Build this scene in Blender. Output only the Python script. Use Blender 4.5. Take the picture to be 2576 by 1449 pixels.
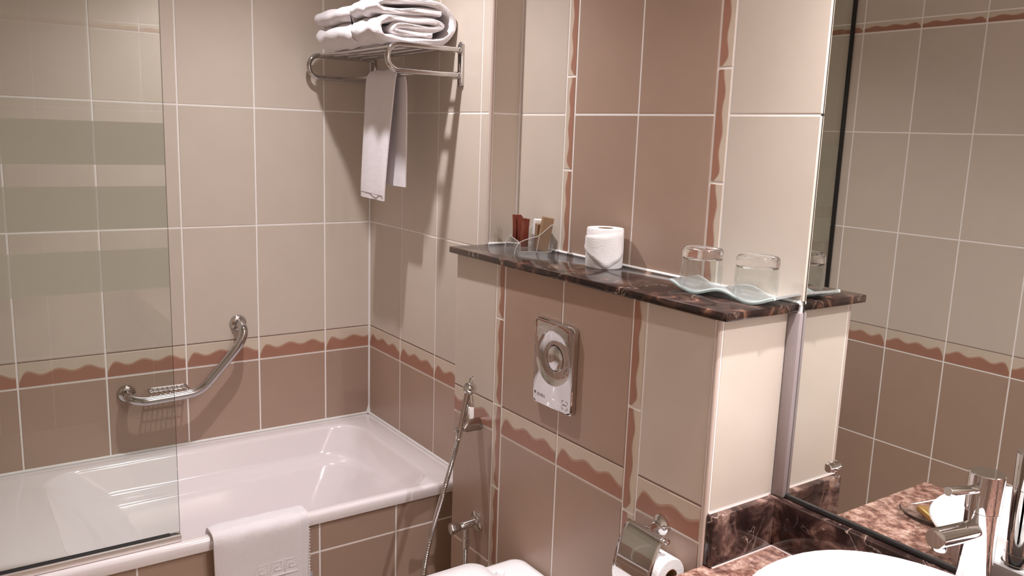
import bpy, bmesh, math, random
from mathutils import Vector, Matrix, Quaternion

random.seed(7)
for o in list(bpy.data.objects):
    bpy.data.objects.remove(o, do_unlink=True)
SC = bpy.context.scene
COL = SC.collection
H0 = 0.80                      # height of the dado line (lower edge of the wave border) above the floor
def V(x, y, z): return Vector((x, y, z + H0))     # z measured from the dado line

# ------------------------------------------------------------------ camera
F_PX = 2119.56
cam = bpy.data.cameras.new('camera')
cam.sensor_width = 36.0
cam.lens = 36.0 * F_PX / 2576.0
cam.clip_start = 0.02
camo = bpy.data.objects.new('camera', cam)
COL.objects.link(camo)
yaw, pitch, roll = 0.9592, -0.1802, 0.0342
cp, sp = math.cos(pitch), math.sin(pitch)
Fv = Vector((-math.sin(yaw) * cp, math.cos(yaw) * cp, sp))
Rv = Vector((math.cos(yaw), math.sin(yaw), 0))
Uv = Rv.cross(Fv)
R2 = math.cos(roll) * Rv + math.sin(roll) * Uv
U2 = -math.sin(roll) * Rv + math.cos(roll) * Uv
camo.matrix_world = Matrix(((R2.x, U2.x, -Fv.x, 2.9038), (R2.y, U2.y, -Fv.y, -1.3723),
                            (R2.z, U2.z, -Fv.z, 0.8227 + H0), (0, 0, 0, 1)))
SC.camera = camo

# ------------------------------------------------------------------ world, exposure, lamps' settings
w = bpy.data.worlds.new('world'); SC.world = w
w.use_nodes = True
w.node_tree.nodes['Background'].inputs[0].default_value = (1.0, 0.93, 0.88, 1)
w.node_tree.nodes['Background'].inputs[1].default_value = 0.05
SC.view_settings.view_transform = 'Standard'
SC.view_settings.look = 'None'
SC.view_settings.gamma = 1.0
SC.view_settings.use_curve_mapping = False
SC.view_settings.exposure = 0.0
CEIL = 1.68
LC = (1.0, 0.965, 1.0)
LAMPS = [   # x, y, spill watts, spill angle, spill blend, core watts, core angle
    (0.76, -0.50, 55, 140, 1.0, 16, 84),
    (2.20, -0.13, 58, 136, 1.0, 62, 84),
    (3.00, -0.16, 84, 150, 0.8, 16, 80),
]

# ------------------------------------------------------------------ materials
def srgb(r, g, b):
    f = lambda c: c / 12.92 if c <= 0.04045 else ((c + 0.055) / 1.055) ** 2.4
    return (f(r / 255), f(g / 255), f(b / 255), 1)
def new_mat(name):
    m = bpy.data.materials.new(name); m.use_nodes = True
    nt = m.node_tree
    return m, nt, nt.nodes['Principled BSDF']
def N(nt, t, **kw):
    n = nt.nodes.new(t)
    for k, v in kw.items(): setattr(n, k, v)
    return n
def plain(name, col, rough=0.4, metal=0.0, coat=0.0, spec=0.5):
    m, nt, b = new_mat(name)
    b.inputs['Base Color'].default_value = col
    b.inputs['Roughness'].default_value = rough
    b.inputs['Metallic'].default_value = metal
    b.inputs['Coat Weight'].default_value = coat
    b.inputs['Specular IOR Level'].default_value = spec
    return m
def tile_mat(name, col, rough=0.32, var=0.04, mott=0.05):
    m, nt, b = new_mat(name)
    tc = N(nt, 'ShaderNodeTexCoord'); oi = N(nt, 'ShaderNodeObjectInfo')
    no = N(nt, 'ShaderNodeTexNoise'); no.inputs['Scale'].default_value = 9; no.inputs['Detail'].default_value = 4
    nt.links.new(tc.outputs['Object'], no.inputs['Vector'])
    fi = N(nt, 'ShaderNodeTexNoise'); fi.inputs['Scale'].default_value = 260; fi.inputs['Detail'].default_value = 2
    nt.links.new(tc.outputs['Object'], fi.inputs['Vector'])
    mr = N(nt, 'ShaderNodeMapRange'); mr.inputs['To Min'].default_value = 1 - mott; mr.inputs['To Max'].default_value = 1 + mott
    nt.links.new(no.outputs['Fac'], mr.inputs['Value'])
    m2 = N(nt, 'ShaderNodeMapRange'); m2.inputs['To Min'].default_value = 1 - var; m2.inputs['To Max'].default_value = 1 + var
    nt.links.new(oi.outputs['Random'], m2.inputs['Value'])
    mu = N(nt, 'ShaderNodeMath', operation='MULTIPLY')
    nt.links.new(mr.outputs[0], mu.inputs[0]); nt.links.new(m2.outputs[0], mu.inputs[1])
    vm = N(nt, 'ShaderNodeVectorMath', operation='SCALE')
    vm.inputs[0].default_value = col[:3]
    nt.links.new(mu.outputs[0], vm.inputs['Scale'])
    nt.links.new(vm.outputs[0], b.inputs['Base Color'])
    b.inputs['Roughness'].default_value = rough
    bp = N(nt, 'ShaderNodeBump'); bp.inputs['Strength'].default_value = 0.06; bp.inputs['Distance'].default_value = 0.001
    nt.links.new(fi.outputs['Fac'], bp.inputs['Height']); nt.links.new(bp.outputs[0], b.inputs['Normal'])
    return m
def marble(name, stops, scale, vein_col, vein_w=0.03, rough=0.12, dist=1.2):
    m, nt, b = new_mat(name)
    ge = N(nt, 'ShaderNodeNewGeometry')
    n1 = N(nt, 'ShaderNodeTexNoise'); n1.inputs['Scale'].default_value = scale; n1.inputs['Detail'].default_value = 9; n1.inputs['Roughness'].default_value = .62; n1.inputs['Distortion'].default_value = dist
    nt.links.new(ge.outputs['Position'], n1.inputs['Vector'])
    cr = N(nt, 'ShaderNodeValToRGB')
    el = cr.color_ramp.elements
    el[0].position, el[0].color = stops[0]; el[1].position, el[1].color = stops[-1]
    for p, c in stops[1:-1]:
        e = el.new(p); e.color = c
    nt.links.new(n1.outputs['Fac'], cr.inputs[0])
    # veins: thin iso-lines of a distorted noise
    n2 = N(nt, 'ShaderNodeTexNoise'); n2.inputs['Scale'].default_value = scale * .55; n2.inputs['Detail'].default_value = 7; n2.inputs['Distortion'].default_value = 2.2
    nt.links.new(ge.outputs['Position'], n2.inputs['Vector'])
    sb = N(nt, 'ShaderNodeMath', operation='SUBTRACT'); sb.inputs[1].default_value = .5
    ab = N(nt, 'ShaderNodeMath', operation='ABSOLUTE')
    nt.links.new(n2.outputs['Fac'], sb.inputs[0]); nt.links.new(sb.outputs[0], ab.inputs[0])
    mr = N(nt, 'ShaderNodeMapRange'); mr.inputs['From Min'].default_value = 0; mr.inputs['From Max'].default_value = vein_w
    mr.inputs['To Min'].default_value = 1; mr.inputs['To Max'].default_value = 0
    nt.links.new(ab.outputs[0], mr.inputs['Value'])
    n3 = N(nt, 'ShaderNodeTexNoise'); n3.inputs['Scale'].default_value = scale * .7; n3.inputs['Detail'].default_value = 2
    nt.links.new(ge.outputs['Position'], n3.inputs['Vector'])
    m3 = N(nt, 'ShaderNodeMapRange'); m3.inputs['From Min'].default_value = .48; m3.inputs['From Max'].default_value = .66
    nt.links.new(n3.outputs['Fac'], m3.inputs['Value'])
    mu = N(nt, 'ShaderNodeMath', operation='MULTIPLY')
    nt.links.new(mr.outputs[0], mu.inputs[0]); nt.links.new(m3.outputs[0], mu.inputs[1])
    mx = N(nt, 'ShaderNodeMix', data_type='RGBA')
    nt.links.new(mu.outputs[0], mx.inputs['Factor'])
    nt.links.new(cr.outputs[0], mx.inputs[6]); mx.inputs[7].default_value = vein_col
    nt.links.new(mx.outputs[2], b.inputs['Base Color'])
    b.inputs['Roughness'].default_value = rough
    return m
def cloth(name, col):
    m, nt, b = new_mat(name)
    tc = N(nt, 'ShaderNodeTexCoord')
    n1 = N(nt, 'ShaderNodeTexNoise'); n1.inputs['Scale'].default_value = 420; n1.inputs['Detail'].default_value = 3
    nt.links.new(tc.outputs['Object'], n1.inputs['Vector'])
    n2 = N(nt, 'ShaderNodeTexNoise'); n2.inputs['Scale'].default_value = 45; n2.inputs['Detail'].default_value = 4
    nt.links.new(tc.outputs['Object'], n2.inputs['Vector'])
    ad = N(nt, 'ShaderNodeMath', operation='ADD')
    nt.links.new(n1.outputs['Fac'], ad.inputs[0]); nt.links.new(n2.outputs['Fac'], ad.inputs[1])
    bp = N(nt, 'ShaderNodeBump'); bp.inputs['Strength'].default_value = .45; bp.inputs['Distance'].default_value = .003
    nt.links.new(ad.outputs[0], bp.inputs['Height']); nt.links.new(bp.outputs[0], b.inputs['Normal'])
    b.inputs['Base Color'].default_value = col
    b.inputs['Roughness'].default_value = .95
    b.inputs['Specular IOR Level'].default_value = .1
    b.inputs['Sheen Weight'].default_value = .25
    return m
def thin_glass(name, tint, gloss_rough=0.0, spec=1.0):
    m, nt, b = new_mat(name)
    out = nt.nodes['Material Output']
    tr = N(nt, 'ShaderNodeBsdfTransparent'); tr.inputs[0].default_value = tint
    gl = N(nt, 'ShaderNodeBsdfGlossy'); gl.inputs['Roughness'].default_value = gloss_rough
    gl.inputs['Color'].default_value = (spec, spec, spec, 1)
    fr = N(nt, 'ShaderNodeFresnel')
    ge = N(nt, 'ShaderNodeNewGeometry')          # same reflectance on the way out as on the way in (thin sheet)
    io = N(nt, 'ShaderNodeMath', operation='MULTIPLY_ADD'); io.inputs[1].default_value = 1 / 1.5 - 1.5; io.inputs[2].default_value = 1.5
    nt.links.new(ge.outputs['Backfacing'], io.inputs[0]); nt.links.new(io.outputs[0], fr.inputs['IOR'])
    mx = N(nt, 'ShaderNodeMixShader')
    nt.links.new(fr.outputs[0], mx.inputs[0]); nt.links.new(tr.outputs[0], mx.inputs[1]); nt.links.new(gl.outputs[0], mx.inputs[2])
    nt.links.new(mx.outputs[0], out.inputs[0])
    nt.nodes.remove(b)
    return m
def frosted(name, col, keep):
    m, nt, b = new_mat(name)
    out = nt.nodes['Material Output']
    tr = N(nt, 'ShaderNodeBsdfTransparent'); tr.inputs[0].default_value = (.93, .97, .95, 1)
    tl = N(nt, 'ShaderNodeBsdfTranslucent'); tl.inputs[0].default_value = col
    df = N(nt, 'ShaderNodeBsdfDiffuse'); df.inputs[0].default_value = col
    a = N(nt, 'ShaderNodeMixShader'); a.inputs[0].default_value = .45
    nt.links.new(df.outputs[0], a.inputs[1]); nt.links.new(tl.outputs[0], a.inputs[2])
    mx = N(nt, 'ShaderNodeMixShader'); mx.inputs[0].default_value = keep
    nt.links.new(a.outputs[0], mx.inputs[1]); nt.links.new(tr.outputs[0], mx.inputs[2])
    nt.links.new(mx.outputs[0], out.inputs[0]); nt.nodes.remove(b)
    return m
def glass(name, col=(1, 1, 1, 1), rough=0.0, ior=1.46):
    m, nt, b = new_mat(name)
    b.inputs['Base Color'].default_value = col
    b.inputs['Roughness'].default_value = rough
    b.inputs['IOR'].default_value = ior
    b.inputs['Transmission Weight'].default_value = 1.0
    return m
def emit(name, col, s):
    m, nt, b = new_mat(name)
    b.inputs['Emission Color'].default_value = col
    b.inputs['Emission Strength'].default_value = s
    return m

CREAM = srgb(207, 194, 180)
BROWN = srgb(172, 146, 129)
M = {}
M['cream'] = tile_mat('cream_tile_glaze', CREAM)
M['brown'] = tile_mat('brown_tile_glaze', BROWN)
M['border'] = tile_mat('border_tile_glaze', srgb(208, 192, 174), var=.02)
M['wave'] = tile_mat('wave_terracotta_glaze', srgb(165, 119, 100), var=.03, mott=.1)
M['wave_edge'] = tile_mat('wave_edge_glaze', srgb(186, 150, 128), var=.02)
M['grout'] = plain('white_grout', srgb(246, 240, 236), .8)
M['caulk'] = plain('white_lever_reflection', srgb(240, 238, 235), .4)
M['joint'] = plain('shaded_dirty_joint', srgb(134, 106, 94), .9)  # joint dirt together with its painted shadow line
M['aged'] = plain('aged_sealant', srgb(205, 186, 178), .5)
M['bead'] = plain('cream_corner_bead', srgb(198, 180, 168), .3)
M['greybead'] = plain('grey_plastic_strip', srgb(150, 138, 137), .35)
M['floor'] = tile_mat('floor_tile', srgb(165, 148, 128), rough=.3)
M['ceiling'] = plain('ceiling_paint', srgb(238, 232, 225), .9)
M['chrome'] = plain('chrome', (.56, .54, .54, 1), .09, 1.0)
M['chrome_polished'] = plain('polished_chrome', (.70, .69, .69, 1), .03, 1.0)
M['steel'] = plain('brushed_steel', (.78, .72, .68, 1), .42, .85)
M['satin'] = plain('satin_chrome', (.52, .49, .48, 1), .25, 1.0)
M['mirror'] = plain('mirror_silver', (.80, .81, .79, 1), 0.0, 1.0)
M['black'] = plain('black_rubber', (.012, .012, .013, 1), .5)
M['darkedge'] = plain('dark_mirror_edge', (.03, .03, .03, 1), .25)
M['enamel'] = plain('white_enamel', srgb(240, 232, 232), .12, coat=.3)
M['ceramic'] = plain('white_ceramic', srgb(244, 240, 240), .08, coat=.4)
M['plastic'] = plain('white_seat_plastic', srgb(243, 238, 238), .2)
M['towel'] = cloth('white_terry', srgb(238, 232, 234))
M['stitch'] = plain('grey_stitching', srgb(150, 140, 140), .9)
M['paper'] = cloth('white_tissue', srgb(244, 240, 238))
M['glass_screen'] = thin_glass('screen_glass', (.93, .955, .94, 1))
M['glass_edge'] = plain('glass_edge_green', srgb(72, 64, 54), .2)
M['frost'] = frosted('frosted_band', srgb(226, 222, 210), .58)
M['glass'] = glass('clear_glass')
M['glass_thin'] = thin_glass('tumbler_glass', (.96, .97, .965, 1))
M['acrylic'] = thin_glass('clear_acrylic', (.95, .95, .95, 1))
M['acrylic_edge'] = frosted('acrylic_edge', srgb(232, 228, 222), .25)
M['dish_edge'] = frosted('aqua_glass_edge', srgb(212, 222, 218), .2)
def textured_glass(name):
    m, nt, b = new_mat(name)
    out = nt.nodes['Material Output']
    tc = N(nt, 'ShaderNodeTexCoord'); no = N(nt, 'ShaderNodeTexNoise'); no.inputs['Scale'].default_value = 260; no.inputs['Detail'].default_value = 3
    nt.links.new(tc.outputs['Object'], no.inputs['Vector'])
    bp = N(nt, 'ShaderNodeBump'); bp.inputs['Strength'].default_value = 1.0; bp.inputs['Distance'].default_value = .002
    nt.links.new(no.outputs['Fac'], bp.inputs['Height'])
    tr = N(nt, 'ShaderNodeBsdfTransparent'); tr.inputs[0].default_value = (.93, .95, .95, 1)
    gl = N(nt, 'ShaderNodeBsdfGlossy'); gl.inputs['Roughness'].default_value = .06; gl.inputs['Color'].default_value = (.95, .97, .97, 1)
    df = N(nt, 'ShaderNodeBsdfDiffuse'); df.inputs[0].default_value = srgb(205, 212, 212)
    nt.links.new(bp.outputs[0], gl.inputs['Normal']); nt.links.new(bp.outputs[0], df.inputs['Normal'])
    a = N(nt, 'ShaderNodeMixShader'); a.inputs[0].default_value = .6
    nt.links.new(df.outputs[0], a.inputs[1]); nt.links.new(gl.outputs[0], a.inputs[2])
    mx = N(nt, 'ShaderNodeMixShader'); mx.inputs[0].default_value = .26
    nt.links.new(a.outputs[0], mx.inputs[1]); nt.links.new(tr.outputs[0], mx.inputs[2])
    nt.links.new(mx.outputs[0], out.inputs[0]); nt.nodes.remove(b)
    return m
M['dish_glass'] = textured_glass('textured_dish_glass')
M['red_sachet'] = plain('terracotta_sachet', srgb(120, 54, 38), .34)
M['brown_card'] = plain('brown_carton', srgb(150, 118, 88), .6)
M['white_card'] = plain('white_carton', srgb(240, 236, 232), .6)
M['gold'] = plain('gold_foil', srgb(190, 150, 90), .3, .6)
M['blue_ink'] = plain('blue_print', srgb(70, 90, 150), .5)
M['label'] = plain('pale_label', srgb(190, 185, 200), .5)
M['grey_print'] = plain('grey_print', srgb(90, 84, 84), .5)
M['darkmarble'] = marble('dark_brown_marble',
    [(.30, srgb(26, 18, 17)), (.50, srgb(42, 29, 26)), (.60, srgb(72, 49, 41)), (.68, srgb(126, 92, 74)), (.76, srgb(205, 176, 152))],
    13, srgb(190, 165, 145), .008)
M['rosemarble'] = marble('reddish_brown_marble',
    [(.28, srgb(78, 48, 43)), (.45, srgb(132, 92, 80)), (.56, srgb(180, 140, 124)), (.68, srgb(218, 188, 172))],
    48, srgb(226, 200, 184), .02, .14, .25)
M['veinmarble'] = marble('veined_brown_marble',
    [(.34, srgb(32, 22, 21)), (.50, srgb(52, 36, 33)), (.58, srgb(92, 68, 61)), (.66, srgb(146, 118, 106)), (.74, srgb(214, 190, 176))],
    14, srgb(205, 185, 172), .012, .12, .7)

# ------------------------------------------------------------------ object helpers
def link(name, me, mat=None, parent=None):
    o = bpy.data.objects.new(name, me)
    COL.objects.link(o)
    if me is not None and mat is not None and not me.materials: me.materials.append(mat)
    if parent is not None: o.parent = parent
    return o
def tag(o, label=None, cat=None, group=None, kind=None):
    if label: o['label'] = label
    if cat: o['category'] = cat
    if group: o['group'] = group
    if kind: o['kind'] = kind
    return o
def empty(name, loc=(0, 0, 0), label=None, cat=None, group=None):
    o = bpy.data.objects.new(name, None); COL.objects.link(o)
    o.location = loc; o.empty_display_size = .05
    return tag(o, label, cat, group)
def mesh(verts, faces, smooth=None, name='mesh'):
    me = bpy.data.meshes.new(name)
    me.from_pydata([tuple(v) for v in verts], [], faces)
    bm = bmesh.new(); bm.from_mesh(me)
    bmesh.ops.recalc_face_normals(bm, faces=bm.faces)
    bm.to_mesh(me); bm.free()
    if smooth is not None:
        me.shade_smooth()
        me.set_sharp_from_angle(angle=math.radians(smooth))
    return me
def part(name, me, mat, parent, world=True):
    """child whose mesh was written in world coordinates"""
    o = link(name, me, mat, parent)
    if world and parent is not None:
        o.matrix_parent_inverse = Matrix.Translation(parent.location).inverted() if parent.rotation_euler.z == 0 else parent.matrix_basis.inverted()
    return o
def box_mesh(lo, hi, bevel=0.0, seg=2):
    bm = bmesh.new()
    bmesh.ops.create_cube(bm, size=1)
    c = [(a + b) / 2 for a, b in zip(lo, hi)]; s = [b - a for a, b in zip(lo, hi)]
    for v in bm.verts: v.co = Vector((c[0] + v.co.x * s[0], c[1] + v.co.y * s[1], c[2] + v.co.z * s[2]))
    if bevel: bmesh.ops.bevel(bm, geom=bm.edges[:], offset=bevel, segments=seg, profile=.5, affect='EDGES')
    me = bpy.data.meshes.new('box'); bm.to_mesh(me); bm.free()
    if bevel and seg > 1:
        me.shade_smooth(); me.set_sharp_from_angle(angle=math.radians(40))
    return me
def prism(poly, z0, z1, bevel=0.0, seg=2):
    """vertical prism over a plan polygon (x, y)"""
    bm = bmesh.new()
    vs = [bm.verts.new((x, y, z0)) for x, y in poly]
    f = bm.faces.new(vs)
    r = bmesh.ops.extrude_face_region(bm, geom=[f])
    for v in [g for g in r['geom'] if isinstance(g, bmesh.types.BMVert)]: v.co.z = z1
    bmesh.ops.recalc_face_normals(bm, faces=bm.faces)
    if bevel: bmesh.ops.bevel(bm, geom=bm.edges[:], offset=bevel, segments=seg, profile=.5, affect='EDGES')
    me = bpy.data.meshes.new('prism'); bm.to_mesh(me); bm.free()
    if bevel:
        me.shade_smooth(); me.set_sharp_from_angle(angle=math.radians(40))
    return me
def smooth_path(pts, n=8, closed=False):
    pts = [Vector(p) for p in pts]; out = []
    m = len(pts)
    for i in range(m if closed else m - 1):
        if closed: p0, p1, p2, p3 = pts[i - 1], pts[i], pts[(i + 1) % m], pts[(i + 2) % m]
        else:
            p1, p2 = pts[i], pts[i + 1]
            p0 = pts[i - 1] if i > 0 else p1 * 2 - p2
            p3 = pts[i + 2] if i + 2 < m else p2 * 2 - p1
        for k in range(n):
            t = k / n
            out.append(.5 * ((2 * p1) + (p2 - p0) * t + (2 * p0 - 5 * p1 + 4 * p2 - p3) * t * t + (3 * p1 - p0 - 3 * p2 + p3) * t ** 3))
    if not closed: out.append(pts[-1])
    return out
def fillet_path(pts, r, n=6):
    """polyline with rounded corners of radius r"""
    pts = [Vector(p) for p in pts]; out = [pts[0]]
    for i in range(1, len(pts) - 1):
        a, b, c = pts[i - 1], pts[i], pts[i + 1]
        d1, d2 = (a - b).normalized(), (c - b).normalized()
        ang = d1.angle(d2)
        t = min(r / math.tan(ang / 2), (a - b).length * .49, (c - b).length * .49)
        p, q = b + d1 * t, b + d2 * t
        for k in range(n + 1):
            u = k / n
            out.append(p * (1 - u) ** 2 + b * 2 * u * (1 - u) + q * u * u)
    out.append(pts[-1])
    return out
def tube(path, rad, seg=12, closed=False, caps=True, verts=None, faces=None):
    own = verts is None
    if own: verts, faces = [], []
    path = [Vector(p) for p in path]; m = len(path)
    R = rad if callable(rad) else (lambda i: rad)
    tang = []
    for i in range(m):
        a = path[i - 1] if (i > 0 or closed) else path[0]
        b = path[(i + 1) % m] if (i < m - 1 or closed) else path[-1]
        tang.append((b - a).normalized())
    up = Vector((0, 0, 1)) if abs(tang[0].z) < .9 else Vector((1, 0, 0))
    nrm = (up - tang[0] * up.dot(tang[0])).normalized()
    base = len(verts)
    for i in range(m):
        if i:
            nrm = nrm - tang[i] * nrm.dot(tang[i]); nrm.normalize()
        bi = tang[i].cross(nrm)
        for k in range(seg):
            a = 2 * math.pi * k / seg
            verts.append(path[i] + (nrm * math.cos(a) + bi * math.sin(a)) * R(i))
    for i in range(m if closed else m - 1):
        for k in range(seg):
            j = (i + 1) % m; l = (k + 1) % seg
            faces.append((base + i * seg + k, base + i * seg + l, base + j * seg + l, base + j * seg + k))
    if caps and not closed:
        faces.append(tuple(base + k for k in range(seg))[::-1])
        faces.append(tuple(base + (m - 1) * seg + k for k in range(seg)))
    if own: return mesh(verts, faces, 40)
def lathe(prof, origin, axis=(0, 0, 1), seg=32, sx=1.0, sy=1.0, smooth=35):
    """prof: (radius, height) pairs; closed where radius is 0"""
    ax = Vector(axis).normalized(); o = Vector(origin)
    q = Vector((0, 0, 1)).rotation_difference(ax)
    verts, faces, rows = [], [], []
    for r, h in prof:
        if r < 1e-6:
            rows.append([len(verts)]); verts.append(o + q @ Vector((0, 0, h)))
        else:
            row = []
            for k in range(seg):
                a = 2 * math.pi * k / seg
                row.append(len(verts)); verts.append(o + q @ Vector((r * sx * math.cos(a), r * sy * math.sin(a), h)))
            rows.append(row)
    for a, b in zip(rows, rows[1:]):
        for k in range(seg):
            l = (k + 1) % seg
            if len(a) == 1 and len(b) == 1: continue
            if len(a) == 1: faces.append((a[0], b[k], b[l]))
            elif len(b) == 1: faces.append((a[k], b[0], a[l]))
            else: faces.append((a[k], a[l], b[l], b[k]))
    return mesh(verts, faces, smooth)
def rrect(x0, x1, y0, y1, r, z, n=6):
    pts = []
    for cx, cy, a0 in ((x1 - r, y1 - r, 0), (x0 + r, y1 - r, 90), (x0 + r, y0 + r, 180), (x1 - r, y0 + r, 270)):
        for k in range(n + 1):
            a = math.radians(a0 + 90 * k / n)
            pts.append((cx + r * math.cos(a), cy + r * math.sin(a), z))
    return pts
def loft(rings, cap0=True, cap1=True, smooth=40):
    verts, faces = [], []
    n = len(rings[0])
    for r in rings: verts += [Vector(p) for p in r]
    for i in range(len(rings) - 1):
        for k in range(n):
            l = (k + 1) % n
            faces.append((i * n + k, i * n + l, (i + 1) * n + l, (i + 1) * n + k))
    if cap0: faces.append(tuple(range(n))[::-1])
    if cap1: faces.append(tuple((len(rings) - 1) * n + k for k in range(n)))
    return mesh(verts, faces, smooth)
def struct(name, me, mat, label, parent=None):
    o = link(name, me, mat, parent)
    return tag(o, label, None, None, 'structure')

# ------------------------------------------------------------------ tiles
GAP = .0025
GR = .0013          # grout lies this far behind the tile faces
_tiles = {}
def tile_mesh(wd, ht, th=.0055, ch=.0012):
    key = (round(wd, 4), round(ht, 4), th)
    if key in _tiles: return _tiles[key]
    a, b = wd / 2, ht / 2
    v = [(-a, -b, -th), (a, -b, -th), (a, b, -th), (-a, b, -th),
         (-a, -b, -ch), (a, -b, -ch), (a, b, -ch), (-a, b, -ch),
         (-a + ch, -b + ch, 0), (a - ch, -b + ch, 0), (a - ch, b - ch, 0), (-a + ch, b - ch, 0)]
    f = [(8, 9, 10, 11)]
    for k in range(4):
        l = (k + 1) % 4
        f.append((4 + k, 4 + l, 8 + l, 8 + k)); f.append((k, l, 4 + l, 4 + k))
    me = bpy.data.meshes.new('tile'); me.from_pydata(v, [], f)
    me.materials.append(None)
    _tiles[key] = me
    return me
def place(o, O, U, Vv, Nn, u, v, n=0.0):
    p = O + U * u + Vv * v + Nn * n
    o.matrix_world = Matrix(((U.x, Vv.x, Nn.x, p.x), (U.y, Vv.y, Nn.y, p.y), (U.z, Vv.z, Nn.z, p.z), (0, 0, 0, 1)))
def tile(wall, O, U, Nn, u0, u1, v0, v1, mat, name='tile', jit=True):
    Vv = Nn.cross(U)
    me = tile_mesh(u1 - u0 - 2 * GAP, v1 - v0 - 2 * GAP)
    o = bpy.data.objects.new(name, me); COL.objects.link(o)
    o.parent = wall
    o.material_slots[0].link = 'OBJECT'; o.material_slots[0].material = mat
    place(o, O, U, Vv, Nn, (u0 + u1) / 2, (v0 + v1) / 2, random.uniform(-.0003, .0003) if jit else 0)
    return o
# wave glaze on the border tiles: fraction along a 0.25 m tile -> height fraction
WAVE = [(0, .22), (.095, .67), (.26, .485), (.45, .67), (.63, .51), (.80, .67), (.985, .44), (1.0, .44)]
def wave_at(t):
    t = min(max(t, 0), 1)
    for (a, ha), (b, hb) in zip(WAVE, WAVE[1:]):
        if t <= b:
            k = (t - a) / (b - a); k = math.sin(k * math.pi / 2) if a == 0 else .5 - .5 * math.cos(math.pi * k)
            return ha + (hb - ha) * k
    return WAVE[-1][1]
_waves = {}
def wave_mesh(wd, ht, t0, t1, drop, n, flip):
    key = (round(wd, 4), round(ht, 4), round(t0, 3), round(t1, 3), drop, flip)
    if key in _waves: return _waves[key]
    a, b = wd / 2 - .0012, ht / 2 - .0012
    v, f = [], []
    for i in range(n + 1):
        t = t0 + (t1 - t0) * i / n
        x = -a + 2 * a * i / n
        top = -b + 2 * b * max(.06, wave_at(t) - drop)
        if flip: v += [(x, b, 0), (x, -top, 0)]
        else: v += [(x, -b, 0), (x, top, 0)]
    for i in range(n):
        q = (2 * i, 2 * i + 2, 2 * i + 3, 2 * i + 1)
        f.append(q[::-1] if flip else q)
    me = bpy.data.meshes.new('wave'); me.from_pydata(v, [], f)
    _waves[key] = me
    return me
def border_tile(wall, O, U, Nn, u0, u1, v0, v1, cut=0.0, vertical=False, flip=False):
    """border tile with its raised wave glaze; vertical strips run along v"""
    Vv = Nn.cross(U)
    t = tile(wall, O, U, Nn, u0, u1, v0, v1, M['border'], 'border_tile', jit=False)
    wd, ht = u1 - u0 - 2 * GAP, v1 - v0 - 2 * GAP
    L = ht if vertical else wd
    t0 = cut; t1 = min(1.0, cut + L / .246)
    n = max(8, int(56 * (t1 - t0)))
    for nm, mt, drop, h in (('wave_outline', M['wave_edge'], 0.0, .0003), ('wave_glaze', M['wave'], .075, .0006)):
        if vertical: me = wave_mesh(ht, wd, t0, t1, drop, n, flip)
        else: me = wave_mesh(wd, ht, t0, t1, drop, n, flip)
        o = bpy.data.objects.new(nm, me); COL.objects.link(o)
        if not me.materials: me.materials.append(mt)
        o.parent = t
        if vertical: o.matrix_local = Matrix.Translation((0, 0, h)) @ Matrix.Rotation(math.radians(90), 4, 'Z')
        else: o.matrix_local = Matrix.Translation((0, 0, h))
    if not vertical and ht > .06:                # dark strip painting the shadow line in the dirty joint above the lower border
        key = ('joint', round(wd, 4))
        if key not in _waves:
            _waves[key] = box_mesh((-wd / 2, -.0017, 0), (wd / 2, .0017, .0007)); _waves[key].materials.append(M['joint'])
        o = bpy.data.objects.new('joint_shadow', _waves[key]); COL.objects.link(o)
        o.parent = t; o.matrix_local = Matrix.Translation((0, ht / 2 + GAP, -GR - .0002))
    return t
Z3 = Vector((0, 0, 1))
ROWS = [(-.80, -.40, 'brown'), (-.40, 0, 'brown'), (0, .082, 'border'), (.082, .482, 'cream'),
        (.482, .882, 'cream'), (.882, 1.282, 'cream'), (1.282, 1.324, 'border'), (1.324, CEIL, 'cream')]
def tile_grid(wall, O, U, Nn, cols, rows, startcut=0.0):
    for i, (a, b) in enumerate(zip(cols, cols[1:])):
        cut = 0.0
        if b - a < .24 and i == 0: cut = 1 - (b - a) / .25
        for v0, v1, kd in rows:
            if kd == 'border': border_tile(wall, O, U, Nn, a, b, v0, v1, cut)
            else: tile(wall, O, U, Nn, a, b, v0, v1, M[kd])
X1, Y1 = Vector((1, 0, 0)), Vector((0, 1, 0))
XE, D1, XM, B, BX0, BX1 = .808, .1065, 1.8455, .1057, .813, 1.815
YW, XR, YM = -1.648, 3.36, .1125

def wall_box(name, lo, hi, mat, label):
    return struct(name, box_mesh((lo[0], lo[1], lo[2] + H0), (hi[0], hi[1], hi[2] + H0)), mat, label)
floor = wall_box('floor', (-.12, YW - .12, -.86), (XR + .12, .25, -.80), M['floor'], 'brown tiled bathroom floor')
ceil = wall_box('ceiling', (-.12, YW - .12, CEIL), (XR + .12, .25, CEIL + .06), M['ceiling'], 'white painted ceiling with recessed downlights')
wl = wall_box('wall_left', (-.1, YW - .1, -.80), (-GR, .1, CEIL), M['grout'], 'long tiled wall beside the bathtub')
tile_grid(wl, V(0, 0, 0), Y1, X1, [YW, -1.43, -1.18, -.93, -.68, -.43, -.18, -.002], ROWS)
we = wall_box('wall_back_tub', (0, GR, -.80), (XE - GR, .2, CEIL), M['grout'], 'tiled wall at the end of the bathtub')
tile_grid(we, V(0, 0, 0), X1, -Y1, [.002, .2548, .5048, .7548, XE - .009], ROWS)
for v0, v1, kd in ROWS:            # the return into the niche
    if kd != 'border' and v0 > .4: tile(we, V(XE, 0, 0), Y1, X1, .010, D1 - .002, v0, v1, M['cream'])
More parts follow.
